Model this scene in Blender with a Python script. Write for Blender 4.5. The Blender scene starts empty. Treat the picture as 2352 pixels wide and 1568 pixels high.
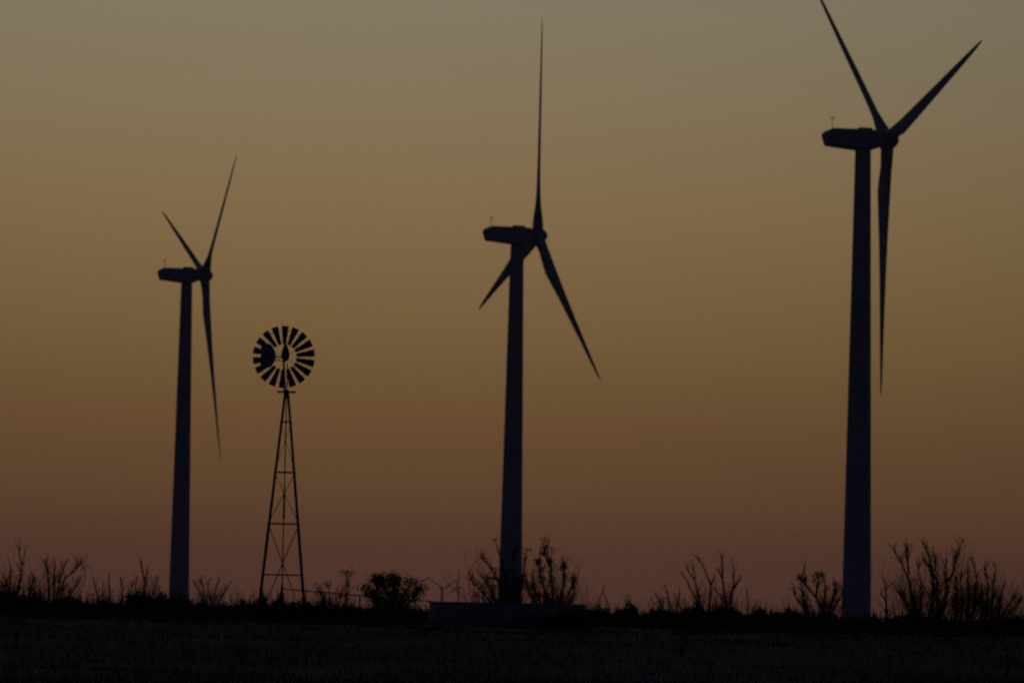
import bpy, math, random
from mathutils import Vector, Matrix, noise
random.seed(7)
D = bpy.data
sc = bpy.context.scene
COL = sc.collection

# ------------------------------------------------------------------ camera
EYE = Vector((0.0, 0.0, 1.8))
FPX, CX, CY = 9520.0, 1176.0, 784.0           # focal length and centre in a 2352 x 1568 picture
PITCH, ROLL = math.atan(621 / FPX), math.radians(1.15)
fwd = Vector((0, math.cos(PITCH), math.sin(PITCH)))
up0 = Vector((0, -math.sin(PITCH), math.cos(PITCH)))
rgt0 = Vector((1, 0, 0))
rgt = rgt0 * math.cos(ROLL) + up0 * math.sin(ROLL)
upv = up0 * math.cos(ROLL) - rgt0 * math.sin(ROLL)
cam = D.objects.new("camera", D.cameras.new("camera"))
COL.objects.link(cam)
cam.matrix_world = Matrix(((rgt.x, upv.x, -fwd.x, EYE.x), (rgt.y, upv.y, -fwd.y, EYE.y),
                           (rgt.z, upv.z, -fwd.z, EYE.z), (0, 0, 0, 1)))
cam.data.sensor_width = 36.0
cam.data.lens = 36.0 * FPX / 2352.0
cam.data.clip_start = 0.5
cam.data.clip_end = 60000
cam.data.dof.use_dof = True                    # long lens focused a little short of the pump windmill
cam.data.dof.focus_distance = 75.0
cam.data.dof.aperture_fstop = 2.6
sc.camera = cam
HAZE = 7.5e-5
sc.view_settings.view_transform = 'Standard'
sc.view_settings.look = 'None'
sc.view_settings.exposure = 0.0
sc.view_settings.gamma = 1.0
sc.render.dither_intensity = 2.0
sc.cycles.use_denoising = False               # leave the fine grain of the samples, like film grain


def at(px, py, y):
    """World point seen at pixel (px, py) at distance y along +Y."""
    d = fwd * FPX + rgt * (px - CX) + upv * (CY - py)
    return EYE + d * (y / d.y)


# ------------------------------------------------------------------ dusk sky
def lin(c):
    c /= 255.0
    return c / 12.92 if c <= 0.04045 else ((c + 0.055) / 1.055) ** 2.4


w = D.worlds.new("World")
sc.world = w
w.use_nodes = True
nt = w.node_tree
nt.nodes.clear()
N, L = nt.nodes.new, nt.links.new


def nmath(op, a, b=None, clamp=False):
    n = N('ShaderNodeMath'); n.operation = op; n.use_clamp = clamp
    for i, v in enumerate((a, b)):
        if v is None: continue
        if isinstance(v, (int, float)): n.inputs[i].default_value = v
        else: L(v, n.inputs[i])
    return n.outputs[0]


def ramp(fac, stops, z0, z1):
    mr = N('ShaderNodeMapRange')
    mr.inputs['From Min'].default_value = z0; mr.inputs['From Max'].default_value = z1
    L(fac, mr.inputs['Value'])
    r = N('ShaderNodeValToRGB'); L(mr.outputs[0], r.inputs['Fac'])
    el = r.color_ramp.elements
    while len(el) < len(stops): el.new(0.5)
    r.color_ramp.interpolation = 'LINEAR'
    for e, (z, c) in zip(el, stops):
        e.position = (z - z0) / (z1 - z0)
        e.color = (lin(c[0]), lin(c[1]), lin(c[2]), 1)
    return r.outputs[0]


tc = N('ShaderNodeTexCoord')
sx = N('ShaderNodeSeparateXYZ'); L(tc.outputs['Generated'], sx.inputs[0])
X, Y, Z = sx.outputs[0], sx.outputs[1], sx.outputs[2]
SKY = [(-0.02, (91.4, 56.0, 47.1)), (0.0, (96.8, 60.4, 48.7)), (0.003, (100.0, 62.3, 49.3)), (0.006, (103.0, 64.2, 49.8)), (0.0094, (106.3, 66.2, 50.3)), (0.0128, (105.6, 66.4, 46.6)), (0.0162, (106.0, 68.7, 47.8)), (0.02, (105.2, 70.2, 47.9)), (0.025, (106.4, 73.3, 48.8)), (0.03, (108.1, 76.0, 49.4)), (0.0375, (110.2, 79.4, 51.0)), (0.0451, (113.1, 82.8, 52.5)), (0.057, (117.9, 90.5, 57.9)), (0.069, (123.2, 97.6, 62.5)), (0.083, (128.9, 104.1, 70.6)), (0.0977, (134.8, 110.5, 77.5)), (0.1215, (135.6, 119.0, 90.7)), (0.1447, (135.2, 124.0, 100.2)), (0.19, (120, 117, 104)), (0.3, (84, 92, 100)), (0.5, (44, 54, 74)), (0.9, (19, 24, 38))]
glow = ramp(Z, SKY, -0.02, 0.9)
dim = ramp(Z, [(-0.02, (11, 9.5, 17)), (0.15, (14, 12.5, 25)), (0.5, (15, 15, 29)), (0.98, (18, 18.5, 35))], -0.02, 0.98)
dx = nmath('ADD', X, 0.045)                    # afterglow strongest a little left of the view axis
g = nmath('EXPONENT', nmath('MULTIPLY', nmath('MULTIPLY', dx, dx), -6.0))
yf = nmath('MULTIPLY', nmath('ADD', Y, 0.1), 1.6, clamp=True)
# slow uneven drift of the air so that the gradient is not ruler-perfect
nz = N('ShaderNodeTexNoise'); nz.inputs['Scale'].default_value = 3.0; nz.inputs['Detail'].default_value = 2.0
mpn = N('ShaderNodeMapping'); mpn.inputs['Scale'].default_value = (1, 1, 6)
L(tc.outputs['Generated'], mpn.inputs['Vector']); L(mpn.outputs[0], nz.inputs['Vector'])
drift = nmath('ADD', nmath('MULTIPLY', nz.outputs[0], 0.06), 0.97)
mask = nmath('MULTIPLY', nmath('MULTIPLY', g, yf), drift, clamp=True)
mx = N('ShaderNodeMix'); mx.data_type = 'RGBA'
L(mask, mx.inputs[0]); L(dim, mx.inputs[6]); L(glow, mx.inputs[7])
bg = N('ShaderNodeBackground'); bg.inputs['Strength'].default_value = 1.0
L(mx.outputs[2], bg.inputs['Color'])
wo = N('ShaderNodeOutputWorld'); L(bg.outputs[0], wo.inputs['Surface'])


# ------------------------------------------------------------------ materials
def mat(name, c1, c2, scale=2.0, rough=0.8, metal=0.0, spec=0.15, stretch=(1, 1, 1)):
    m = D.materials.new(name); m.use_nodes = True
    t = m.node_tree; b = t.nodes['Principled BSDF']
    n = t.nodes.new('ShaderNodeTexNoise'); n.inputs['Scale'].default_value = scale
    n.inputs['Detail'].default_value = 5
    tx = t.nodes.new('ShaderNodeTexCoord'); mp = t.nodes.new('ShaderNodeMapping')
    mp.inputs['Scale'].default_value = stretch
    t.links.new(tx.outputs['Object'], mp.inputs['Vector']); t.links.new(mp.outputs[0], n.inputs['Vector'])
    r = t.nodes.new('ShaderNodeValToRGB')
    r.color_ramp.elements[0].color = (*c1, 1); r.color_ramp.elements[1].color = (*c2, 1)
    r.color_ramp.elements[0].position = 0.35; r.color_ramp.elements[1].position = 0.65
    t.links.new(n.outputs[0], r.inputs[0]); t.links.new(r.outputs[0], b.inputs['Base Color'])
    b.inputs['Roughness'].default_value = rough; b.inputs['Metallic'].default_value = metal
    b.inputs['Specular IOR Level'].default_value = spec
    return m


M_WHITE = mat("tower_paint", (0.66, 0.66, 0.66), (0.76, 0.76, 0.75), 0.6, 0.7, 0, 0.08, (1, 1, 0.15))
M_BLADE = mat("blade_gelcoat", (0.68, 0.68, 0.68), (0.76, 0.76, 0.75), 0.5, 0.7, 0, 0.08)
M_STEEL = mat("galvanised_steel", (0.2, 0.2, 0.2), (0.32, 0.32, 0.33), 3.0, 0.7, 0, 0.2)
M_RUST = mat("weathered_sheet", (0.13, 0.12, 0.11), (0.22, 0.2, 0.19), 4.0, 0.8, 0, 0.1)
M_VANE = mat("vane_sheet", (0.42, 0.42, 0.43), (0.52, 0.52, 0.53), 3.0, 0.7, 0, 0.1)
M_TANK = mat("tank_steel", (0.40, 0.40, 0.41), (0.54, 0.54, 0.55), 0.7, 0.45, 0.2, 0.2, (1, 1, 0.4))
M_WATER = mat("tank_water", (0.02, 0.03, 0.03), (0.03, 0.04, 0.04), 3.0, 0.08, 0, 0.5)
M_BARK = mat("bark", (0.06, 0.05, 0.042), (0.11, 0.09, 0.075), 6.0, 0.9, 0, 0.05)
M_LEAF = mat("scrub_leaf", (0.04, 0.05, 0.03), (0.08, 0.085, 0.05), 1.5, 0.9, 0, 0.05)
M_GRASS = mat("dry_grass", (0.14, 0.128, 0.108), (0.29, 0.27, 0.225), 0.09, 0.9, 0, 0.05)
M_GROUND = mat("prairie_soil", (0.12, 0.105, 0.085), (0.22, 0.2, 0.165), 0.12, 0.95, 0, 0.03)


# ------------------------------------------------------------------ mesh helpers
class MB:
    def __init__(self): self.v, self.f = [], []

    def ring(self, c, a, b, r1, r2, n):
        i0 = len(self.v)
        for k in range(n):
            t = 2 * math.pi * k / n
            self.v.append(c + a * (r1 * math.cos(t)) + b * (r2 * math.sin(t)))
        return i0

    def bridge(self, i, j, n):
        for k in range(n):
            k2 = (k + 1) % n
            self.f.append((i + k, i + k2, j + k2, j + k))

    def cap(self, i, n, flip=False):
        r = list(range(i, i + n))
        self.f.append(tuple(reversed(r)) if flip else tuple(r))

    def tube(self, pts, radii, n=6):
        pts = [Vector(p) for p in pts]
        prev, first = None, None
        for k, p in enumerate(pts):
            d = (pts[min(k + 1, len(pts) - 1)] - pts[max(k - 1, 0)])
            d = d.normalized() if d.length > 1e-9 else Vector((0, 0, 1))
            ref = Vector((0, 1, 0)) if abs(d.y) < 0.9 else Vector((1, 0, 0))
            a = d.cross(ref).normalized(); b = d.cross(a)
            i = self.ring(p, a, b, radii[k], radii[k], n)
            if prev is None: first = i
            else: self.bridge(prev, i, n)
            prev = i
        self.cap(first, n, True); self.cap(prev, n)

    def bar(self, p, q, r, n=5): self.tube([p, q], [r, r], n)

    def angle(self, p, q, wdt, t, sx, sy):
        """L-section bar from p to q with flanges running along -sx x and -sy y."""
        p, q = Vector(p), Vector(q)
        sh = [(0, 0), (-sx * wdt, 0), (-sx * wdt, -sy * t), (-sx * t, -sy * t), (-sx * t, -sy * wdt), (0, -sy * wdt)]
        i = len(self.v)
        for c in (p, q):
            for x, y in sh: self.v.append(c + Vector((x, y, 0)))
        self.bridge(i, i + 6, 6); self.cap(i, 6, True); self.cap(i + 6, 6)

    def box(self, c, s):
        c = Vector(c); x, y, z = s[0] / 2, s[1] / 2, s[2] / 2
        i = len(self.v)
        for a in ((-x, -y, -z), (x, -y, -z), (x, y, -z), (-x, y, -z), (-x, -y, z), (x, -y, z), (x, y, z), (-x, y, z)):
            self.v.append(c + Vector(a))
        for f in ((0, 3, 2, 1), (4, 5, 6, 7), (0, 1, 5, 4), (1, 2, 6, 5), (2, 3, 7, 6), (3, 0, 4, 7)):
            self.f.append(tuple(i + k for k in f))

    def leaf(self, c, s, rnd):
        a = Vector((rnd.uniform(-1, 1), rnd.uniform(-1, 1), rnd.uniform(-1, 1)))
        a = a.normalized() if a.length > 1e-3 else Vector((1, 0, 0))
        b = a.cross(Vector((rnd.uniform(-1, 1), rnd.uniform(-1, 1), rnd.uniform(-1, 1))))
        b = b.normalized() if b.length > 1e-3 else Vector((0, 0, 1))
        i = len(self.v)
        self.v += [c - a * s, c + b * s * 0.45, c + a * s, c - b * s * 0.45]
        self.f.append((i, i + 1, i + 2, i + 3))

    def build(self, name, m, parent=None, smooth=False, origin=None):
        me = D.meshes.new(name)
        o = Vector(origin) if origin is not None else Vector((0, 0, 0))
        me.from_pydata([tuple(Vector(v) - o) for v in self.v], [], self.f)
        me.materials.append(m)
        if smooth: me.polygons.foreach_set("use_smooth", [True] * len(me.polygons))
        me.update()
        ob = D.objects.new(name, me); COL.objects.link(ob)
        ob.location = o
        if parent: ob.parent = parent
        return ob


def tag(o, label=None, cat=None, group=None, kind=None):
    if label: o['label'] = label
    if cat: o['category'] = cat
    if group: o['group'] = group
    if kind: o['kind'] = kind
    return o


def empty(name, loc, label, cat, group=None, rz=0.0):
    o = D.objects.new(name, None); COL.objects.link(o)
    o.location = loc; o.rotation_euler = (0, 0, rz); o.empty_display_size = 0.5
    return tag(o, label, cat, group)


def copy_tree(o, parent=None):
    c = o.copy(); COL.objects.link(c)
    if parent is not None: c.parent = parent
    for ch in list(o.children): copy_tree(ch, c)
    return c


# ------------------------------------------------------------------ turbine placement (needed by the ground)
HUB_H, OVER = 64.7, 3.45
YAW = math.radians(18.0)
#          hub px, hub py, distance, yaw, rotor phase
TURB = [
    (470.0, 633.0, 785.0, YAW, 55.0),
    (1235.0, 541.5, 665.0, YAW, 14.0),
    (2038.0, 322.0, 553.0, math.radians(16.0), -45.0),
    (1017.0, 1351.0, 6300.0, math.radians(62), -57.0),
    (1049.0, 1349.5, 6250.0, math.radians(140), 3.0),
    (957.0, 1338.0, 6400.0, math.radians(60), -50.0),
]
BASES = []
for hx, hy, dist, yaw, ph in TURB:
    p = at(hx, hy, dist)
    BASES.append(Vector((p.x - OVER * math.cos(yaw), p.y - OVER * math.sin(yaw), p.z - HUB_H)))


# ------------------------------------------------------------------ ground
def smooth01(t):
    t = max(0.0, min(1.0, t)); return t * t * (3 - 2 * t)


PROF = [(0, 0.0), (110, 0.0), (200, 1.05), (330, 1.45), (520, 0.9), (800, -0.6), (6300, -33.0), (9500, -38.0)]


def base_z(d):
    for (a, za), (b, zb) in zip(PROF, PROF[1:]):
        if d <= b: return za + (zb - za) * smooth01((d - a) / (b - a))
    return PROF[-1][1]


def bump(x, y):
    return (0.09 * math.sin(x * 0.21 + 1.3) * math.sin(y * 0.16 + 0.4) + 0.05 * math.sin(x * 0.53 + y * 0.37)
            + 0.03 * math.sin(x * 1.1 - y * 0.8 + 2.0))


def gz(x, y):
    d = math.hypot(x, y)
    z = base_z(d) + bump(x, y) * (1 if d > 60 else d / 60)
    for b in BASES[:3]:
        r2 = (x - b.x) ** 2 + (y - b.y) ** 2
        if r2 < 250 ** 2:
            z += (b.z - base_z(math.hypot(b.x, b.y))) * math.exp(-r2 / (2 * 55.0 ** 2))
    return z


mb = MB()
NS = 360
radii = [4, 12, 25, 40, 55, 70]
r = 80.0
while r < 420: radii.append(r); r += 4.0
while r < 9000: radii.append(r); r *= 1.05
mb.v.append(Vector((0, 0, 0)))
angs = []
for k in range(NS):                            # denser in the direction of view
    t = -1 + 2 * k / NS
    angs.append(math.pi / 2 + math.pi * (0.12 * t + 0.88 * t * abs(t) ** 2))
for rr in radii:
    for a in angs:
        x, y = rr * math.cos(a), rr * math.sin(a)
        mb.v.append(Vector((x, y, gz(x, y))))
for k in range(NS): mb.f.append((0, 1 + k, 1 + (k + 1) % NS))
for i in range(len(radii) - 1):
    a, b = 1 + i * NS, 1 + (i + 1) * NS
    for k in range(NS):
        k2 = (k + 1) % NS
        mb.f.append((a + k, b + k, b + k2, a + k2))
tag(mb.build("ground", M_GROUND, smooth=True), "dark flat prairie ground", "ground", kind="structure")


# ------------------------------------------------------------------ dusk haze
hz = MB(); hz.box((0, 0, 38.0), (18300, 18300, 186.0))
M_HAZE = D.materials.new("haze"); M_HAZE.use_nodes = True
ht = M_HAZE.node_tree; ht.nodes.clear()
hv = ht.nodes.new('ShaderNodeVolumePrincipled'); ho = ht.nodes.new('ShaderNodeOutputMaterial')
hv.inputs['Color'].default_value = (0.80, 0.84, 0.92, 1)
hv.inputs['Density'].default_value = HAZE
hv.inputs['Anisotropy'].default_value = 0.55
ht.links.new(hv.outputs[0], ho.inputs['Volume'])
tag(hz.build("haze", M_HAZE), "thin evening haze", "haze", kind="stuff")

# ------------------------------------------------------------------ wind turbines
def make_tower_mesh(root):
    m = MB(); n = 40
    zs = [-1.5, 0, 0.01, 10, 20.8, 21.0, 21.2, 32, 42.3, 42.5, 42.7, 53, 62.9, 63.2]
    prev = None
    for z in zs:
        t = max(0.0, z) / 63.2
        rad = 1.97 * (1 - t) + 1.05 * t
        if abs(z - 21.0) < 0.05 or abs(z - 42.5) < 0.05: rad += 0.025
        i = m.ring(Vector((0, 0, z)), Vector((1, 0, 0)), Vector((0, 1, 0)), rad, rad, n)
        if prev is not None: m.bridge(prev, i, n)
        prev = i
    m.cap(prev, n)
    m.build("tower", M_WHITE, root, True)
    d = MB(); d.box((-1.2, -1.62, 1.9), (0.85, 0.2, 2.1))
    d.build("tower_door", M_WHITE, root)


def make_nacelle(root):
    prof = [(-5.5, 0.42), (-5.25, 0.78), (-4.55, 1.12), (-0.8, 1.16), (1.3, 1.16), (2.45, 1.0), (2.5, 0.0), (2.45, -0.95), (1.25, -1.45),
            (0, -1.52), (-1.1, -1.5), (-4.95, -1.14), (-5.12, -1.02)]
    m = MB(); n = len(prof); prev = None
    for y, s in ((-1.5, 0.80), (-1.38, 0.92), (-1.15, 1.0), (1.15, 1.0), (1.38, 0.92), (1.5, 0.80)):
        i = len(m.v)
        for (u, v) in prof:
            m.v.append(Vector((-1.3 + (u + 1.3) * (0.9 + 0.1 * s), y, HUB_H - 0.15 + (v + 0.15) * s)))
        if prev is None: m.cap(i, n)
        else: m.bridge(i, prev, n)
        prev = i
    m.cap(prev, n, True)
    nac = m.build("nacelle", M_WHITE, root)
    h = MB()
    i = len(h.v)
    top = HUB_H + 1.15
    for z, s in ((0, 1.0), (0.22, 0.92), (0.33, 0.78)):
        for x, y in ((-0.8, -0.7), (1.15, -0.7), (1.15, 0.7), (-0.8, 0.7)):
            h.v.append(Vector((0.15 + (x - 0.15) * s, y * s, top + z)))
    h.bridge(i, i + 4, 4); h.bridge(i + 4, i + 8, 4); h.cap(i + 8, 4)
    h.build("roof_hatch", M_WHITE, nac)
    a = MB()
    a.tube([(-4.3, 0.25, HUB_H + 1.0), (-4.3, 0.25, HUB_H + 2.75)], [0.05, 0.035], 6)
    a.bar((-4.52, 0.25, HUB_H + 2.5), (-4.08, 0.25, HUB_H + 2.5), 0.03)
    a.tube([(-4.52, 0.25, HUB_H + 2.45), (-4.52, 0.25, HUB_H + 2.7)], [0.06, 0.06], 6)
    a.tube([(-4.08, 0.25, HUB_H + 2.45), (-4.08, 0.25, HUB_H + 2.7)], [0.06, 0.06], 6)
    a.build("weather_mast", M_STEEL, nac)


def blade_mesh():
    m = MB(); n = 14; prev = None
    R = 35.25
    #   r,   chord, thickness, twist deg, fore-aft offset (prebend)
    sec = [(0.9, 1.75, 1.75, 0), (1.9, 1.75, 1.72, 0), (3.2, 1.85, 1.5, 12), (5.0, 2.35, 1.12, 14), (7.2, 2.75, 0.86, 13),
           (10, 2.5, 0.64, 11), (14, 2.1, 0.47, 8), (19, 1.68, 0.34, 5.5), (24, 1.3, 0.25, 3.5), (29, 0.95, 0.17, 2),
           (33, 0.62, 0.1, 1), (34.8, 0.36, 0.06, 0.5), (R, 0.1, 0.03, 0)]
    for k, (r, c, t, tw) in enumerate(sec):
        ang = math.radians(tw + 3)
        ch = Vector((math.sin(ang), math.cos(ang), 0)); th = Vector((math.cos(ang), -math.sin(ang), 0))
        flat = smooth01((r - 2) / 5.0)
        i = len(m.v)
        off = 0.2 * (r / R) ** 2.2             # slight prebend away from the tower
        for q in range(n):
            a = 2 * math.pi * q / n
            x = math.cos(a); y = math.sin(a)
            lead = x * 0.5 - 0.17 * flat
            yy = y * 0.5 * (1 - flat * 0.55 * (0.5 - 0.5 * x))
            m.v.append(Vector((off, 0, r)) + ch * (lead * c) + th * (yy * t))
        if prev is not None: m.bridge(prev, i, n)
        else: m.cap(i, n, True)
        prev = i
    m.cap(prev, n)
    return m


def make_turbine():
    root = empty("wind_turbine", (0, 0, 0), "x", "wind turbine", "white three bladed wind turbines")
    make_tower_mesh(root); make_nacelle(root)
    h = MB(); prev = None; n = 28
    for x, rad in ((-1.02, 0.9), (-0.95, 1.15), (-0.4, 1.3), (0.4, 1.3), (0.75, 1.16), (1.1, 0.92), (1.38, 0.66), (1.55, 0.36), (1.6, 0.03)):
        i = h.ring(Vector((x, 0, 0)), Vector((0, 1, 0)), Vector((0, 0, 1)), rad, rad, n)
        if prev is not None: h.bridge(prev, i, n)
        else: h.cap(i, n, True)
        prev = i
    h.cap(prev, n)
    hub = h.build("rotor_hub", M_WHITE, root, True)
    b0 = blade_mesh().build("rotor_blade", M_BLADE, hub, True)
    for k in (1, 2):
        b = b0.copy(); COL.objects.link(b); b.parent = hub
        b.rotation_euler = (math.radians(120 * k), 0, 0)
    return root


def place_turbine(t, i, label, group):
    hx, hy, dist, yaw, ph = TURB[i]
    t.location = BASES[i]; t.rotation_euler = (0, 0, yaw)
    hub = [c for c in t.children if c.name.startswith("rotor_hub")][0]
    hub.matrix_local = (Matrix.Translation((OVER, 0, HUB_H)) @ Matrix.Rotation(-math.radians(5.0), 4, 'Y')
                        @ Matrix.Rotation(math.radians(ph), 4, 'X'))
    t['label'] = label; t['group'] = group


T_LABELS = [
    ("smallest of the three big wind turbines, standing left of the old farm windmill", "large wind turbines in a row"),
    ("middle wind turbine rising behind the round stock tank with one blade straight up", "large wind turbines in a row"),
    ("tallest nearest wind turbine on the right, one blade hanging down beside its tower", "large wind turbines in a row"),
    ("tiny far wind turbine on the horizon with blades spread in a wide V", "tiny far wind turbines on the horizon"),
    ("tiny far wind turbine with one blade pointing straight up, beside the V-shaped one", "tiny far wind turbines on the horizon"),
    ("far wind turbine hidden behind the round leafy tree, only a blade showing above it", "tiny far wind turbines on the horizon"),
]
proto = make_turbine()
for i, (lab, grp) in enumerate(T_LABELS):
    t = proto if i == 0 else copy_tree(proto)
    place_turbine(t, i, lab, grp)


# ------------------------------------------------------------------ farm windmill
WD = 200.0
PX = WD / FPX                                   # metres per pixel there
wb = at(646.0, 1428.0, WD)
wm_z = gz(wb.x, wb.y)
wm = empty("farm_windmill", (wb.x, wb.y, wm_z), "old farm windmill with round many bladed wheel on a lattice tower beside the stock tank", "windmill",
           rz=math.radians(3.0))
HT = 532 * PX + (wb.z - wm_z)                   # ground to tower top
HALF_B, HALF_T = 0.5 * 117 * PX, 0.5 * 11 * PX
def leg_half(z): return HALF_B + (HALF_T - HALF_B) * z / HT
for sx_ in (-1, 1):
    for sy_ in (-1, 1):
        m = MB()
        m.angle((sx_ * leg_half(-0.5), sy_ * leg_half(-0.5), -0.5), (sx_ * HALF_T, sy_ * HALF_T, HT), 0.12, 0.022, sx_, sy_)
        m.build("tower_leg", M_STEEL, wm)
levels = [HT - (966 - 893) * PX, HT - (1082 - 893) * PX, HT - (1200 - 893) * PX, HT - (1317 - 893) * PX]
for z in levels:
    m = MB(); h = leg_half(z)
    for a, b in (((-h, -h), (h, -h)), ((h, -h), (h, h)), ((h, h), (-h, h)), ((-h, h), (-h, -h))):
        m.bar((a[0], a[1], z), (b[0], b[1], z), 0.026, 5)
    m.build("girt", M_STEEL, wm)
pan = [(levels[0], levels[1], 0.006), (levels[1], levels[2], 0.009), (levels[2], -0.15, 0.02)]
for za, zb, rad in pan:
    ha, hb = leg_half(za), leg_half(zb)
    for side in range(4):
        m = MB()
        for s in (-1, 1):
            pa, pb = [(s * ha, -ha), (ha, s * ha), (-s * ha, ha), (-ha, -s * ha)][side], [(-s * hb, -hb), (hb, -s * hb), (s * hb, hb), (-hb, s * hb)][side]
            m.bar((pa[0], pa[1], za), (pb[0], pb[1], zb), rad, 4)
        m.build("cross_brace", M_STEEL, wm)
# pump rod, guide pole and standpipe
m = MB(); m.bar((0, 0, 0.4), (0, 0, HT + 1.3), 0.028, 6)
rod = m.build("pump_rod", M_RUST, wm)
m = MB(); m.bar((0, 0, levels[2] + 0.25), (0, 0, levels[2] + 1.55), 0.05, 6)
m.build("rod_guide", M_RUST, rod)
m = MB()
m.tube([(0.0, 0, -0.3), (0.0, 0, 1.55)], [0.11, 0.11], 8)
m.tube([(0.0, 0, 1.55), (0.0, 0, 2.0)], [0.07, 0.05], 8)
m.tube([(0.0, 0, 0.9), (0.0, 0, 1.02)], [0.17, 0.17], 8)
m.build("pump_standpipe", M_STEEL, wm)
m = MB()                                        # platform boards
pz = HT - 4 * PX
for k in range(-2, 3):
    if k == 0: continue
    m.box((0, k * 0.17, pz), (0.9, 0.13, 0.045))
for k in (-1, 1):
    m.box((k * 0.33, 0, pz - 0.042), (0.07, 0.9, 0.035))
m.build("platform", M_RUST, wm)
WC = at(651.8, 818.5, WD)                       # wheel centre
wz = WC.z - wm_z
inv = Matrix.Rotation(-math.radians(3.0), 3, 'Z')
off = inv @ Vector((WC.x - wb.x, 0, 0))
WR = 71.5 * PX
head = Vector((off.x, 0, wz))
# mast from the tower top up to the gear case
m = MB(); m.tube([(off.x * 0.5, 0, HT - 0.25), (off.x, 0, wz - 0.2)], [0.06, 0.05], 8)
m.build("mast_pipe", M_STEEL, wm)
# gear case with hood (a drop shape)
m = MB(); n = 16; prev = None
hs = [(0.0, -0.33, 0.03), (0, -0.26, 0.12), (0, -0.14, 0.19), (0, 0.0, 0.2), (0, 0.14, 0.185), (0, 0.3, 0.14), (0, 0.47, 0.075), (0, 0.6, 0.02)]
for x, z, rr in hs:
    i = m.ring(head + Vector((0.075, -0.22, z + 0.06)), Vector((1, 0, 0)), Vector((0, 1, 0)), rr, rr * 1.2, n)
    if prev is not None: m.bridge(prev, i, n)
    else: m.cap(i, n, True)
    prev = i
m.cap(prev, n)
m.build("gear_case", M_RUST, wm, True)
# wheel (seen from behind), with its hub, rings, spokes and 18 sheets
wy = 0.28
m = MB()
m.tube([head + Vector((0, -0.1, 0)), head + Vector((0, wy + 0.16, 0))], [0.09, 0.09], 12)
for rr, th in ((0.5 * WR, 0.011), (0.86 * WR, 0.011)):
    for k in range(54):
        a, b = 2 * math.pi * k / 54, 2 * math.pi * (k + 1) / 54
        m.bar(head + Vector((rr * math.cos(a), wy, rr * math.sin(a))), head + Vector((rr * math.cos(b), wy, rr * math.sin(b))), th, 4)
for k in range(6):
    a = math.radians(28.5 + 60 * k)
    m.bar(head + Vector((0.05 * math.cos(a), wy, 0.05 * math.sin(a))), head + Vector((0.86 * WR * math.cos(a), wy, 0.86 * WR * math.sin(a))), 0.01, 4)
whl = m.build("wind_wheel", M_STEEL, wm)
def sheet():
    m = MB(); nu, nv = 6, 4; thk = 0.006
    pitch = math.radians(28)
    for s in (0, 1):
        for j in range(nv + 1):
            rr = WR * (0.405 + (1 - 0.405) * j / nv)
            wid = WR * (0.105 + 0.128 * j / nv) / math.cos(pitch)
            for k in range(nu + 1):
                u = (k / nu - 0.5) * wid
                cup = 0.05 * wid * (1 - (2 * k / nu - 1) ** 2)
                tx = u * math.cos(pitch) - cup * math.sin(pitch); ty = u * math.sin(pitch) + cup * math.cos(pitch) + s * thk
                rad = math.sqrt(max(rr * rr - tx * tx, 0.01)) if j == nv else rr
                m.v.append(Vector((tx, ty, rad)))
    q = (nu + 1) * (nv + 1)
    for s in (0, 1):
        for j in range(nv):
            for k in range(nu):
                a = s * q + j * (nu + 1) + k
                f = (a, a + 1, a + nu + 2, a + nu + 1)
                m.f.append(f if s == 0 else tuple(reversed(f)))
    edge = [k for k in range(nu + 1)] + [(j * (nu + 1) + nu) for j in range(1, nv + 1)] + [nv * (nu + 1) + k for k in range(nu - 1, -1, -1)] + [j * (nu + 1) for j in range(nv - 1, 0, -1)]
    for a, b in zip(edge, edge[1:] + edge[:1]): m.f.append((b, a, a + q, b + q))
    return m
s0 = sheet().build("wheel_blade", M_RUST, whl)
s0.location = head + Vector((0, wy, 0)); s0.rotation_euler = (0, math.radians(1.5), 0)
for k in range(1, 18):
    s = s0.copy(); COL.objects.link(s); s.parent = whl
    s.rotation_euler = (0, math.radians(1.5 + 20 * k), 0)
# tail swung half round to the left, on the camera's side of the wheel
ta = math.radians(228)
td = Vector((math.cos(ta), math.sin(ta), 0)); 
m = MB()
p0 = head + Vector((0, -0.25, -0.06))
m.bar(p0 + Vector((0, 0, 0.0)), p0 + td * 1.25, 0.03, 6)
m.bar(p0 + Vector((0, 0, -0.2)), p0 + td * 1.2 + Vector((0, 0, -0.06)), 0.02, 5)
boom = m.build("tail_boom", M_STEEL, wm)
m = MB()                                        # vane sheet: rounded inner edge, wide outer end
out = [(0.62, -0.05), (0.6, 0.02)]
vp = []
for k in range(13):
    a = math.radians(-86 + 172 * k / 12)
    vp.append((1.12 - 0.44 * math.cos(a) - 0.12 * (1 - abs(math.sin(a))), 0.60 * math.sin(a) * 0.97))
vp += [(1.62, 0.52), (1.66, -0.5)]
nrm = td.cross(Vector((0, 0, 1))).normalized()
i = len(m.v); nn = len(vp)
for s in (-0.006, 0.006):
    for u, v in vp: m.v.append(p0 + td * u + Vector((0, 0, v + 0.02)) + nrm * s)
m.cap(i, nn, True); m.cap(i + nn, nn); m.bridge(i, i + nn, nn)
m.build("tail_vane", M_VANE, boom)

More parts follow.
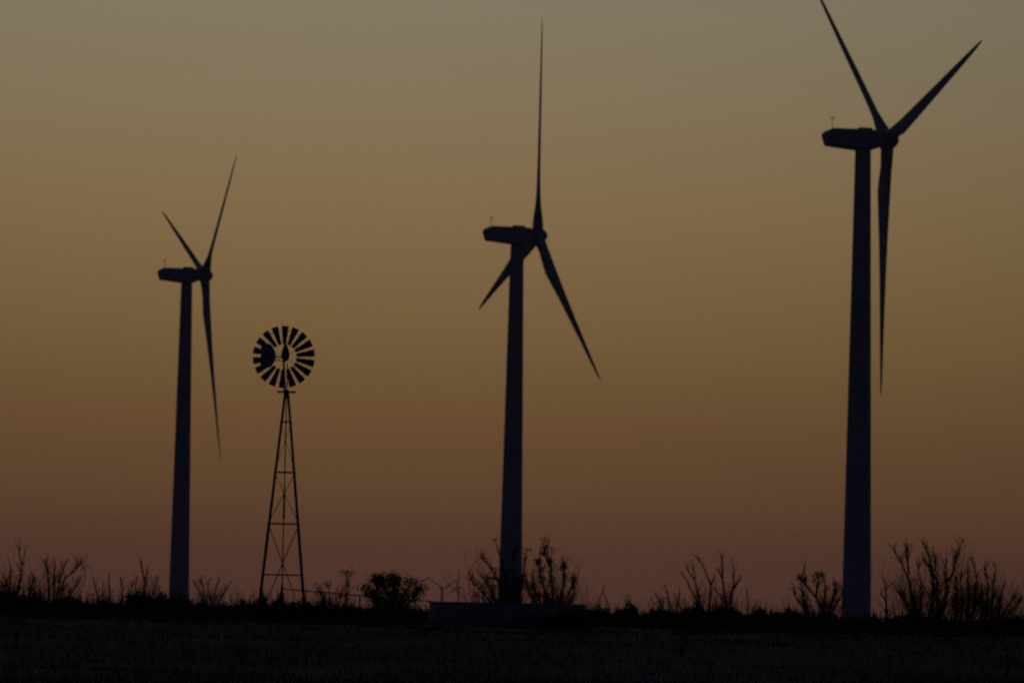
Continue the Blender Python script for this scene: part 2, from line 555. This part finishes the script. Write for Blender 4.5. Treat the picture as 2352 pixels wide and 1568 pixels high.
# ------------------------------------------------------------------ stock tank and its pipe
TD = 207.0
tl, tr = at(986, 1384, TD), at(1346, 1391, TD)
tcx, trad = (tl.x + tr.x) / 2, (tr.x - tl.x) / 2
tg = gz(tcx, TD)
tz = at(1166, 1385.5, TD - trad).z - tg         # wall height
tank = empty("stock_tank", (tcx, TD, tg), "wide round steel stock tank in front of the middle turbine's tower", "tank")
m = MB(); n = 96; prev = None
for rr, z in ((trad, -0.3), (trad, tz * 0.33), (trad + 0.02, tz * 0.34), (trad + 0.02, tz * 0.36), (trad, tz * 0.37), (trad, tz * 0.66),
              (trad + 0.02, tz * 0.67), (trad + 0.02, tz * 0.69), (trad, tz * 0.70), (trad, tz), (trad - 0.03, tz), (trad - 0.03, 0.05)):
    i = m.ring(Vector((0, 0, z)), Vector((1, 0, 0)), Vector((0, 1, 0)), rr, rr, n)
    if prev is not None: m.bridge(prev, i, n)
    prev = i
m.build("tank_wall", M_TANK, tank)
m = MB(); prev = None
first = None
for k in range(n):
    a = 2 * math.pi * k / n
    c = Vector((trad * math.cos(a), trad * math.sin(a), tz + 0.015)); d = Vector((math.cos(a), math.sin(a), 0))
    i = m.ring(c, d, Vector((0, 0, 1)), 0.05, 0.035, 6)
    if prev is not None: m.bridge(prev, i, 6)
    else: first = i
    prev = i
m.bridge(prev, first, 6)
m.build("tank_rim", M_TANK, tank)
m = MB(); i = m.ring(Vector((0, 0, tz - 0.22)), Vector((1, 0, 0)), Vector((0, 1, 0)), trad - 0.035, trad - 0.035, n); m.cap(i, n)
m.build("water_surface", M_WATER, tank)
m = MB()
pa, pb, pc = at(646, 1351, WD), at(826, 1367, WD + 2.5), at(996, 1381, TD - 0.6)
pa.z = min(pa.z, wm_z + 1.98)
m.tube([pa, pb, pc, pc + Vector((0.25, 0, -0.05))], [0.03] * 4, 8)
for q in (pb, pa.lerp(pb, 0.55), pb.lerp(pc, 0.5)):
    m.bar((q.x, q.y, gz(q.x, q.y) - 0.2), (q.x, q.y, q.z - 0.015), 0.035, 6)
tag(m.build("water_pipe", M_STEEL, origin=pa), "thin pipe on posts running from the windmill down to the stock tank", "pipe")


# ------------------------------------------------------------------ trees and shrubs
class Grow:
    """Collects stems and twigs of one plant as world-space tubes."""
    def __init__(self, seed, dist):
        self.r = random.Random(seed); self.dist = dist; self.m = dist / FPX
        self.trunk, self.crown, self.leaves = MB(), MB(), MB()
        self.ends, self.tips = [], []

    def stem(self, pix, w0, depth=0.0, w1=1.3, lean=0.0):
        r = self.r
        pts = []
        pix = list(pix)
        fine = []
        for (a, b) in zip(pix, pix[1:]):
            k = max(1, int(math.hypot(b[0] - a[0], b[1] - a[1]) / 22))
            for j in range(k): fine.append((a[0] + (b[0] - a[0]) * j / k, a[1] + (b[1] - a[1]) * j / k))
        fine.append(pix[-1])
        n = len(fine)
        if lean == 0.0: lean = r.uniform(-1, 1) * 0.35
        tall = abs(fine[-1][1] - fine[0][1]) * self.m
        for k, (x, y) in enumerate(fine):
            t = k / max(1, n - 1)
            j = 1.4 if 0 < k < n - 1 else 0.0
            pts.append(at(x + r.uniform(-j, j), y + r.uniform(-j, j), self.dist + depth + lean * tall * t))
        rad = [0.5 * self.m * (1.12 * w0 + (w1 - 1.12 * w0) * (k / max(1, n - 1)) ** 0.8) for k in range(n)]
        self.trunk.tube(pts, rad, 6)
        self.tips += pts[int(n * 0.6):]
        return pts, rad

    def twig(self, p, d, length, rad, level, density):
        r = self.r
        n = 4; pts = [p.copy()]; q = p.copy(); d = d.normalized()
        for k in range(n):
            d = (d + Vector((r.uniform(-.26, .26), r.uniform(-.26, .26), r.uniform(-.1, .24)))).normalized()
            q = q + d * (length / n); pts.append(q.copy())
        self.crown.tube(pts, [rad * (1 - 0.17 * k) for k in range(n + 1)], 4)
        self.ends.append(pts[-1]); self.ends.append(pts[2])
        if level > 0:
            for k in range(1, n + 1):
                if r.random() < density:
                    ax = Vector((r.uniform(-1, 1), r.uniform(-1, 1), r.uniform(-.1, 1.0)))
                    self.twig(pts[k], d * 0.9 + ax * 0.8, length * r.uniform(.35, .65), rad * 0.66, level - 1, density)

    def dress(self, pts, rad, count, length, level=1, density=0.6, start=0.15, spread=0.8, w=1.5):
        r = self.r; n = len(pts)
        for _ in range(count):
            t = start + (0.86 - start) * r.random() ** 1.5
            f = t * (n - 1); k = min(n - 2, int(f)); p = pts[k].lerp(pts[k + 1], f - k)
            d = (pts[k + 1] - pts[k]).normalized()
            ax = Vector((r.uniform(-1, 1), r.uniform(-1, 1), r.uniform(-.15, .8)))
            self.twig(p, d + ax * spread * r.uniform(.45, 1.0), length * self.m * r.uniform(.5, 1.25) * (1.15 - 0.72 * t), min(rad[k] * 0.55, 0.5 * w * self.m), level, density)

    def clump(self, p, size, count, leaf):
        r = self.r
        for _ in range(count):
            v = Vector((r.gauss(0, 1), r.gauss(0, 1), r.gauss(0, 0.8))) * (size * 0.5)
            self.leaves.leaf(p + v, leaf * r.uniform(.6, 1.3), r)

    def finish(self, name, label, cat, group, base):
        b = at(base[0], base[1], self.dist)
        b.z = gz(b.x, b.y)
        root = empty(name, b, label, cat, group)
        def sub(mb_, nm, mt):
            if mb_.f:
                o = mb_.build(nm, mt, None, origin=b); o.location = (0, 0, 0); o.parent = root
        sub(self.trunk, "trunk", M_BARK); sub(self.crown, "crown", M_BARK); sub(self.leaves, "foliage", M_LEAF)
        return root


G_TREE = "bare mesquite trees along the field edge"


def bare_tree(seed, dist, base, stems, label, w0=6, twigs=7, tlen=34, level=2, density=0.5, dens_w=1.5, clumps=0, csize=10, name="bare_tree", cat="tree", group=G_TREE, shoots=4.2):
    g_ = Grow(seed, dist)
    foot = at(base[0], base[1], dist)
    drop = (foot.z - gz(foot.x, foot.y)) / g_.m    # pixels down to the ground
    for s in stems:
        wd = w0
        if len(s) and isinstance(s[0], (int, float)): wd, s = s[0], s[1]
        s = list(s)
        if s[0][1] > base[1] - 30:                 # rooted stems start in the soil
            s = [(base[0] + (s[0][0] - base[0]) * 0.55, base[1] + max(2, drop + 6))] + s
        pts, rad = g_.stem(s, wd, depth=g_.r.uniform(-0.5, 0.5))
        run = sum(math.hypot(b[0] - a[0], b[1] - a[1]) for a, b in zip(s, s[1:]))
        g_.dress(pts, rad, int(twigs * 2.2 * min(1.5, (run / 120) ** 1.5)) + 1, tlen, level, min(0.75, density + 0.12), w=dens_w * 0.74)
    xs = [q[0] for s in stems for q in (s[1] if isinstance(s[0], (int, float)) else s)]
    ys = [q[1] for s in stems for q in (s[1] if isinstance(s[0], (int, float)) else s)]
    for _ in range(int(shoots * (max(xs) - min(xs)) / 10)):   # thin young shoots from the crown's foot
        x0 = g_.r.uniform(min(xs) + 6, max(xs) - 6)
        tall = (base[1] - min(ys)) * g_.r.uniform(.22, .72)
        p = at(base[0] + (x0 - base[0]) * .8, base[1] + max(0, drop), dist + g_.r.uniform(-1.2, 1.2))
        p.z = gz(p.x, p.y) - 0.05
        out_ = (x0 - base[0]) / max(20, max(xs) - min(xs))
        g_.twig(p, Vector((out_ * 0.9 + g_.r.uniform(-.25, .25), g_.r.uniform(-.3, .3), 1.0)), tall * g_.m, 0.62 * g_.m, 2, 0.62)
    if clumps:
        r = g_.r
        for _ in range(clumps):
            p = r.choice(g_.ends if r.random() < 0.62 else g_.tips)
            g_.clump(p, csize * g_.m, 26, 2.6 * g_.m)
    return g_.finish(name, label, cat, group, base)


# far left thicket: two leggy bare bushes
bare_tree(1, 235, (30, 1392), [(5, [(22, 1385), (25, 1314), (18, 1274)]), (6, [(38, 1385), (42, 1350), (50, 1299), (56, 1275), (61, 1249)]),
          (3, [(50, 1299), (44, 1265), (45, 1254)]), (4, [(8, 1385), (10, 1350), (4, 1322)]), (4, [(60, 1385), (72, 1345), (80, 1318)]),
          (4, [(28, 1385), (14, 1340), (2, 1308)])],
          "tall thin bare bush with two upright stems at the far left edge", 5, 9, 30, 2, 0.5)
bare_tree(2, 240, (120, 1392), [(5, [(112, 1385), (110, 1320), (106, 1298), (98, 1288)]), (5, [(124, 1385), (126, 1325), (126, 1278)]),
          (5, [(130, 1385), (136, 1335), (148, 1300), (156, 1282)]), (4, [(140, 1380), (148, 1326), (168, 1315), (186, 1292), (197, 1314), (192, 1346)]),
          (4, [(100, 1385), (86, 1345), (74, 1322)]), (4, [(150, 1385), (172, 1350), (180, 1330)])],
          "spreading bare bush with one arching branch, left of the smallest turbine", 5, 11, 32, 2, 0.55)
bare_tree(3, 250, (250, 1396), [(3, [(225, 1390), (222, 1350), (214, 1330)]), (3, [(250, 1390), (252, 1348), (249, 1318)]), (4, [(280, 1390), (282, 1350), (276, 1322)]),
          (3, [(238, 1390), (234, 1358), (238, 1330)]), (3, [(292, 1390), (300, 1355), (306, 1332)])],
          "low row of thin bare stems between the arching bush and the smallest turbine", 3, 12, 24, 2, 0.5)
bare_tree(4, 250, (330, 1394), [(4, [(328, 1385), (330, 1330), (326, 1300), (322, 1284)]), (3, [(335, 1380), (336, 1325), (340, 1300)]), (3, [(318, 1385), (312, 1345), (316, 1322)]),
          (3, [(345, 1385), (356, 1345), (358, 1322)])], "small twiggy bush rising over the dark mound left of the smallest turbine's tower", 3, 9, 24, 2, 0.5)
bare_tree(5, 245, (480, 1396), [(4, [(472, 1390), (468, 1350), (458, 1324)]), (5, [(490, 1390), (495, 1358), (506, 1322)]), (5, [(500, 1390), (512, 1362), (534, 1330)]),
          (3, [(470, 1385), (452, 1350), (444, 1332)]), (3, [(484, 1390), (478, 1350), (482, 1326)])],
          "low bare bush between the smallest turbine and the windmill", 4, 12, 26, 2, 0.55)
# bush right of the windmill with the round leafy crown
bare_tree(6, 222, (905, 1402), [(9, [(900, 1400), (895, 1370), (880, 1345), (862, 1330)]), (9, [(905, 1400), (908, 1360), (905, 1330)]), (8, [(915, 1400), (930, 1365), (945, 1338)]),
          (7, [(890, 1400), (862, 1372), (840, 1352)]), (6, [(930, 1400), (952, 1372), (966, 1350)]), (6, [(868, 1400), (858, 1365), (868, 1345), (870, 1330)]), (5, [(906, 1365), (903, 1340), (904, 1330)])],
          "dense round leafy tree between the windmill and the stock tank", 7, 16, 26, 2, 0.62, 1.6, 300, 17, "leafy_tree", shoots=1.2)
bare_tree(7, 226, (760, 1398), [(4, [(760, 1395), (758, 1365), (752, 1342)]), (4, [(750, 1395), (735, 1365), (726, 1348)]), (3, [(790, 1395), (797, 1350), (798, 1325), (792, 1314)]),
          (3, [(775, 1395), (782, 1365), (790, 1350)])], "low ragged bush just right of the windmill's foot with one thin tall stalk", 4, 12, 24, 2, 0.55, 1.5, 16, 12)
# big tree behind the tank, in front of the middle tower: left and right halves
bare_tree(8, 262, (1175, 1408), [(7, [(1150, 1400), (1128, 1360), (1118, 1335), (1092, 1305)]), (6, [(1140, 1395), (1112, 1365), (1090, 1340), (1076, 1322)]),
          (7, [(1165, 1395), (1150, 1350), (1132, 1310), (1112, 1285), (1102, 1270)]), (6, [(1150, 1332), (1128, 1326), (1118, 1328)]), (6, [(1170, 1395), (1160, 1320), (1146, 1270), (1136, 1238)]),
          (8, [(1180, 1395), (1184, 1330), (1180, 1280), (1186, 1250)]), (7, [(1190, 1395), (1200, 1330), (1206, 1290), (1212, 1262)]), (5, [(1128, 1395), (1104, 1372), (1090, 1368)])],
          "wide bare tree straddling the foot of the middle turbine's tower", 6, 13, 34, 2, 0.5, 1.5, 26, 9)
bare_tree(9, 246, (1268, 1402), [(7, [(1262, 1400), (1246, 1340), (1236, 1290), (1243, 1248)]), (8, [(1268, 1400), (1268, 1340), (1264, 1290), (1270, 1262)]), (7, [(1278, 1400), (1296, 1345), (1296, 1300), (1290, 1276)]),
          (6, [(1250, 1400), (1226, 1345), (1224, 1310)]), (6, [(1290, 1400), (1312, 1350), (1322, 1316)]), (5, [(1300, 1398), (1318, 1360), (1318, 1330)]), (5, [(1240, 1400), (1214, 1362), (1206, 1335)]),
          (5, [(1266, 1300), (1250, 1270), (1254, 1258)])],
          "tall tree with drooping clumps right of the middle turbine's tower", 7, 14, 34, 2, 0.55, 1.5, 70, 10)
bare_tree(10, 232, (1388, 1402), [(5, [(1374, 1396), (1378, 1372), (1384, 1357)]), (5, [(1400, 1398), (1394, 1376), (1384, 1357)]), (3, [(1384, 1357), (1389, 1344)])],
          "small forked stump shaped like an upturned V right of the stock tank", 5, 2, 12, 0, 0.3, 1.4, shoots=0)
# tree group between the middle and right turbines
bare_tree(11, 252, (1615, 1402), [(7, [(1608, 1395), (1600, 1345), (1594, 1310), (1585, 1284)]), (7, [(1628, 1395), (1633, 1340), (1618, 1305), (1604, 1284), (1592, 1272)]), (4, [(1633, 1340), (1640, 1330)]),
          (5, [(1598, 1375), (1586, 1352), (1574, 1330), (1564, 1312)]), (3, [(1594, 1330), (1582, 1310), (1578, 1296)])],
          "bare tree of two tall leaning trunks left of the forked one", 6, 7, 28, 2, 0.4)
bare_tree(12, 250, (1670, 1404), [(7, [(1668, 1395), (1660, 1335), (1660, 1290), (1656, 1270), (1646, 1258)]), (7, [(1678, 1395), (1684, 1340), (1684, 1310), (1680, 1282)]), (6, [(1684, 1352), (1694, 1335), (1704, 1319)]),
          (5, [(1660, 1375), (1646, 1358), (1638, 1350)]), (3, [(1660, 1330), (1650, 1312), (1646, 1300)])],
          "tallest bare tree of the clump midway between middle and right turbines", 6, 7, 28, 2, 0.4)
bare_tree(13, 262, (1525, 1404), [(4, [(1525, 1400), (1512, 1375), (1498, 1354)]), (4, [(1541, 1398), (1534, 1365), (1525, 1342)]), (3, [(1515, 1400), (1500, 1380), (1492, 1374)]), (3, [(1555, 1398), (1562, 1370), (1560, 1352)])],
          "short sparse bush left of the two tall leaning trunks", 4, 9, 22, 2, 0.45)
bare_tree(14, 262, (1720, 1406), [(3, [(1718, 1400), (1718, 1370), (1712, 1350)]), (3, [(1728, 1402), (1736, 1385), (1742, 1378)])],
          "single thin dry stalk right of the tallest bare tree", 3, 6, 16, 1, 0.4)
# tree left of the right tower
bare_tree(15, 240, (1885, 1416), [(8, [(1892, 1408), (1874, 1370), (1850, 1344), (1838, 1330), (1832, 1320)]), (6, [(1858, 1405), (1848, 1375), (1840, 1354), (1814, 1337)]), (6, [(1890, 1400), (1896, 1350), (1890, 1322)]),
          (6, [(1905, 1400), (1920, 1352), (1912, 1322)]), (5, [(1874, 1370), (1878, 1340), (1880, 1318)]), (5, [(1850, 1344), (1852, 1325), (1846, 1312)]), (5, [(1912, 1405), (1930, 1370), (1938, 1345)]), (4, [(1846, 1400), (1828, 1372), (1822, 1360)])],
          "gnarled leaning tree just left of the right turbine's tower", 7, 16, 30, 2, 0.6, 1.5, 36, 9)
bare_tree(16, 240, (2036, 1430), [(8, [(2037, 1424), (2036, 1370), (2034, 1340), (2028, 1322)]), (4, [(2036, 1380), (2024, 1362), (2026, 1350)]), (3, [(2037, 1350), (2052, 1338)])],
          "single slim dead trunk just right of the right turbine's tower", 6, 10, 16, 1, 0.5, shoots=0.6)
bare_tree(17, 236, (2120, 1428), [(8, [(2108, 1420), (2096, 1370), (2088, 1335), (2072, 1295), (2050, 1258), (2038, 1245)]), (5, [(2088, 1320), (2082, 1280), (2081, 1250)]), (10, [(2138, 1420), (2143, 1370), (2144, 1330), (2132, 1300), (2122, 1282)]),
          (8, [(2154, 1400), (2154, 1340), (2146, 1285), (2142, 1255)]), (8, [(2160, 1410), (2174, 1370), (2172, 1320), (2174, 1265)]), (6, [(2172, 1340), (2186, 1320), (2198, 1275), (2207, 1254), (2198, 1246)]),
          (5, [(2100, 1420), (2076, 1378), (2062, 1360), (2056, 1340)]), (5, [(2116, 1410), (2118, 1350), (2108, 1310), (2112, 1280)]), (5, [(2146, 1330), (2130, 1268), (2120, 1246)])],
          "biggest bare thicket right of the right turbine, tall fanning branches", 7, 19, 36, 2, 0.55, shoots=7)
bare_tree(18, 242, (2215, 1434), [(8, [(2196, 1425), (2196, 1380), (2196, 1335), (2202, 1310)]), (6, [(2222, 1425), (2224, 1345), (2222, 1305), (2224, 1280)]), (5, [(2236, 1420), (2244, 1325), (2236, 1290), (2226, 1278)]),
          (5, [(2208, 1425), (2210, 1370), (2206, 1330), (2210, 1310)]), (5, [(2228, 1425), (2254, 1365), (2252, 1340)])],
          "upright bare bush in the middle of the right hand thicket", 6, 20, 32, 2, 0.55, shoots=7)
bare_tree(19, 246, (2275, 1436), [(7, [(2264, 1428), (2270, 1345), (2264, 1310), (2262, 1290)]), (6, [(2276, 1425), (2282, 1345), (2288, 1305), (2284, 1290)]), (6, [(2286, 1425), (2300, 1365), (2312, 1332)]),
          (5, [(2296, 1425), (2316, 1390), (2338, 1362)]), (4, [(2300, 1420), (2330, 1398), (2350, 1376)]), (5, [(2258, 1425), (2252, 1370), (2256, 1330)])],
          "bare bush leaning right at the right edge of the thicket", 6, 20, 32, 2, 0.55, shoots=6.5)


def shrub(seed, dist, x, top, width, label, spikes=10):
    """Low dense evergreen scrub mound of leaf clumps with dry stalks poking out."""
    r = random.Random(seed)
    m_ = dist / FPX
    c = at(x, top, dist); gl = gz(c.x, c.y)
    h = c.z - gl; hw = 0.5 * width * 1.3 * m_
    root = empty("shrub", (c.x, c.y, gl), label, "shrub", "low dark shrubs along the field edge")
    lv, st = MB(), MB()
    nl = 3 + int(width / 14)
    lobes = []
    for q in range(nl):                        # rounded bumps of uneven height side by side
        fx = -0.8 + 1.6 * (q + r.uniform(.2, .8)) / nl
        lobes.append((fx, r.uniform(-.5, .5), (1 - 0.4 * fx * fx) * r.uniform(.68, 1.0), r.uniform(.24, .42)))
    lobes[nl // 2] = (lobes[nl // 2][0], 0.0, 1.0, 0.4)
    cnt = int(400 + 48 * width)
    for _ in range(cnt):
        lx, ly, lh, lw = r.choice(lobes)
        d = Vector((r.gauss(0, 1), r.gauss(0, 1), r.gauss(0, 1))); d = d.normalized() * r.random() ** 0.4
        p = Vector((hw * (lx + lw * d.x), hw * (ly + lw * d.y), h * lh * (0.45 + 0.55 * d.z) + m_ * r.uniform(-2, 3)))
        lv.leaf(p, m_ * r.uniform(2.0, 4.6), r)
    for _ in range(spikes):
        a = r.uniform(-1, 1); p = Vector((hw * a * 0.9, hw * r.uniform(-.6, .6), 0))
        tip = Vector((p.x + r.uniform(-9, 9) * m_, p.y + r.uniform(-7, 7) * m_, h * (1 - 0.35 * a * a) + m_ * r.uniform(2, 24)))
        mid = p.lerp(tip, .6) + Vector((r.uniform(-3, 3) * m_, 0, 0))
        lv.tube([p, mid, tip], [.8 * m_, .55 * m_, .22 * m_], 4)
    st.tube([Vector((0, 0, -.1)), Vector((.03, .02, h * .25)), Vector((-.02, .04, h * .55))], [.07, .055, .03], 6)
    st.build("trunk", M_BARK, root); lv.build("crown", M_LEAF, root)


SH = [
    (228, 4, 1338, 66, "dark dense shrub cut by the photo's left edge"),
    (226, 74, 1350, 52, "dark shrub between the far left bare bush and the arching one"),
    (232, 160, 1367, 84, "wide low shrub under the arching bare branch"),
    (240, 236, 1381, 40, "small low shrub among the thin bare stems"),
    (236, 318, 1351, 58, "taller dark mound shrub left of the smallest turbine's tower"),
    (234, 364, 1357, 48, "dark shrub touching the left side of the smallest turbine's tower foot"),
    (230, 412, 1364, 58, "shrub covering the foot of the smallest turbine's tower"),
    (238, 458, 1380, 44, "low shrub at the right side of the smallest turbine's tower foot"),
    (236, 552, 1376, 66, "wide low shrub left of the windmill's left legs"),
    (193, 600, 1360, 38, "shrub wrapped round the windmill's left legs"),
    (192, 641, 1364, 34, "shrub under the windmill's pump pipe"),
    (194, 694, 1370, 50, "shrub wrapped round the windmill's right legs"),
    (212, 742, 1376, 56, "shrub behind the pipe just right of the windmill"),
    (214, 806, 1386, 52, "low shrub behind the middle of the pipe"),
    (216, 872, 1396, 70, "low shrub at the foot of the round leafy tree's left side"),
    (215, 944, 1396, 56, "low shrub squeezed between the round leafy tree and the stock tank"),
    (224, 1372, 1386, 58, "shrub at the right end of the stock tank"),
    (198, 1216, 1412, 62, "low shrub in front of the stock tank just right of the middle tower's foot"),
    (199, 1284, 1405, 72, "wide low shrub in front of the right half of the stock tank"),
    (202, 1338, 1398, 56, "shrub hiding the right end of the stock tank's wall"),
    (230, 1440, 1381, 44, "small pointed shrub right of the forked stump"),
    (234, 1516, 1394, 62, "flat low shrub under the short sparse bush"),
    (236, 1592, 1378, 54, "shrub at the base of the two leaning trunks"),
    (232, 1662, 1374, 70, "rounded dark shrub at the base of the tallest bare tree"),
    (238, 1744, 1392, 60, "low shrub between the tallest bare tree and the gnarled one"),
    (230, 1812, 1392, 72, "flat topped dark shrub left of the gnarled leaning tree"),
    (232, 1880, 1412, 60, "low shrub at the foot of the gnarled leaning tree"),
    (226, 1962, 1424, 84, "low shrub covering the right turbine's tower foot"),
    (234, 2008, 1412, 34, "small shrub between the right turbine's tower and the slim dead trunk"),
    (228, 2100, 1402, 92, "big dark mound shrub under the left half of the biggest thicket"),
    (236, 2190, 1424, 66, "low shrub under the upright bush of the right thicket"),
    (238, 2272, 1422, 70, "low shrub under the bush leaning right"),
    (230, 2336, 1412, 60, "dark shrub cut by the photo's right edge"),
]
for k, (dist, x, top, wd, lab) in enumerate(SH):
    shrub(100 + k, dist, x, top, wd, lab, spikes=14 + wd // 4)

# ------------------------------------------------------------------ continuous ground scrub and grass (uncountable)
r = random.Random(55)
lv = MB()
for k in range(26000):
    dist = 205 + 200 * r.random() ** 1.6
    px = r.uniform(-500, 2850)
    p = at(px, 1400, dist); z0 = gz(p.x, p.y)
    h = 0.3 + 0.95 * max(0, noise.noise(Vector((p.x * 0.35, dist * 0.12, 3.0)))) + 0.15 * r.random()
    p = Vector((p.x, p.y, z0 + h * r.random()))
    lv.leaf(p, dist / FPX * r.uniform(2.5, 6.0), r)
for k in range(15000):
    dist = 205 + 190 * r.random() ** 1.5
    p = at(r.uniform(-500, 2850), 1400, dist); z0 = gz(p.x, p.y); m_ = dist / FPX
    patch = 0.75 + 0.9 * noise.noise(Vector((p.x * 0.22, dist * 0.1, 9.0)))
    h = r.uniform(0.2, 1.0) * max(0.3, patch) * (1.6 if r.random() < 0.08 else 1)
    q = Vector((p.x + r.uniform(-.3, .3) * h, p.y + r.uniform(-.3, .3) * h, z0 + h))
    lv.tube([Vector((p.x, p.y, z0 - 0.05)), q], [0.6 * m_, 0.2 * m_], 3)
for k in range(16000):
    dist = 205 - 62 * abs(r.gauss(0, 0.42))
    if dist < 110: continue
    p = at(r.uniform(-500, 2850), 1400, dist); z0 = gz(p.x, p.y)
    nn_ = noise.noise(Vector((p.x * 0.25, dist * 0.12, 21.0)))
    if nn_ < -0.15 + (205 - dist) * 0.006: continue
    p = Vector((p.x, p.y, z0 + (0.12 + 0.35 * max(0, nn_)) * r.random()))
    lv.leaf(p, dist / FPX * r.uniform(2.5, 6.0), r)
tag(lv.build("scrub", M_LEAF), "low dark scrub covering the ground along the skyline", "scrub", kind="stuff")

gr = MB()
for k in range(42000):
    dist = 88 + 150 * r.random() ** 1.5
    x = r.uniform(-0.17, 0.17) * dist
    if dist > 165 and r.random() < (dist - 165) / 50: continue
    if noise.noise(Vector((x * 0.22, dist * 0.09, 0.5))) + r.uniform(-.5, .5) < -0.3: continue
    z0 = gz(x, dist)
    h = r.uniform(0.10, 0.30) * (1 + 0.5 * noise.noise(Vector((x * 0.12, dist * 0.05, 4.0)))); wv = r.uniform(0.012, 0.03)
    a = r.uniform(0, math.pi); ca, sa = math.cos(a) * wv, math.sin(a) * wv
    lx, ly = r.uniform(-.4, .4) * h, r.uniform(-.4, .4) * h
    i = len(gr.v)
    gr.v += [Vector((x - ca, dist - sa, z0 - .02)), Vector((x + ca, dist + sa, z0 - .02)), Vector((x + lx, dist + ly, z0 + h))]
    gr.f.append((i, i + 1, i + 2))
tag(gr.build("grass", M_GRASS), "short dry grass of the dark foreground field", "grass", kind="stuff")

# bare arching branch lying in the foreground grass, and a few dark weeds
def on_ground(px, py):
    lo, hi = 60.0, 400.0
    prev = 60.0
    d = 60.0
    while d < 400:
        p = at(px, py, d)
        if p.z <= gz(p.x, p.y): return p
        d += 1.0
    return at(px, py, 200)

m = MB(); pts = []
for k, (x, y) in enumerate([(634, 1519), (645, 1502), (660, 1488), (676, 1473), (688, 1465), (706, 1459), (728, 1454), (748, 1450)]):
    p = on_ground(x, y + 4); p.z = gz(p.x, p.y) + 0.05 + 0.42 * math.sin(math.pi * min(1, (k + .6) / 8)) + 0.03 * math.sin(k * 2.1)
    pts.append(p)
m.tube(pts, [0.085, .08, .075, .07, .065, .055, .045, .03], 6)
for k in (2, 4, 5):
    d = (pts[k + 1] - pts[k]).normalized() + Vector((0.3, -0.6 if k % 2 else .4, 0.25))
    m.tube([pts[k], pts[k] + d * 0.4, pts[k] + d * 0.7 + Vector((0, 0, .12))], [.022, .016, .008], 4)
tag(m.build("fallen_branch", M_BARK, origin=pts[0]), "long bare branch curving through the dark foreground grass below the windmill", "branch")

WEEDS = [(36, 1475, 30, "small dark weed alone in the grass near the left edge"), (1566, 1512, 44, "tall dry weed in the foreground grass right of centre"),
         (2312, 1560, 66, "dark dry weed in the bottom right corner of the field")]
for k, (x, y, hpx, lab) in enumerate(WEEDS):
    p = on_ground(x, y); rr = random.Random(900 + k); m_ = p.y / FPX
    p.z = gz(p.x, p.y)
    root = empty("dry_weed", p, lab, "weed", "dry weeds in the foreground grass")
    st, lf = MB(), MB()
    for j in range(9):
        tip = Vector((rr.uniform(-.32, .32) * hpx * m_, rr.uniform(-.3, .3) * hpx * m_, hpx * m_ * rr.uniform(.6, 1)))
        st.tube([Vector((0, 0, -.03)), tip * 0.55 + Vector((0, 0, .02)), tip], [.012, .009, .004], 4)
        for _ in range(14): lf.leaf(tip * rr.uniform(.55, 1.02) + Vector((rr.gauss(0, .03), rr.gauss(0, .03), 0)), .03, rr)
    st.build("stem", M_BARK, root); lf.build("foliage", M_LEAF, root)
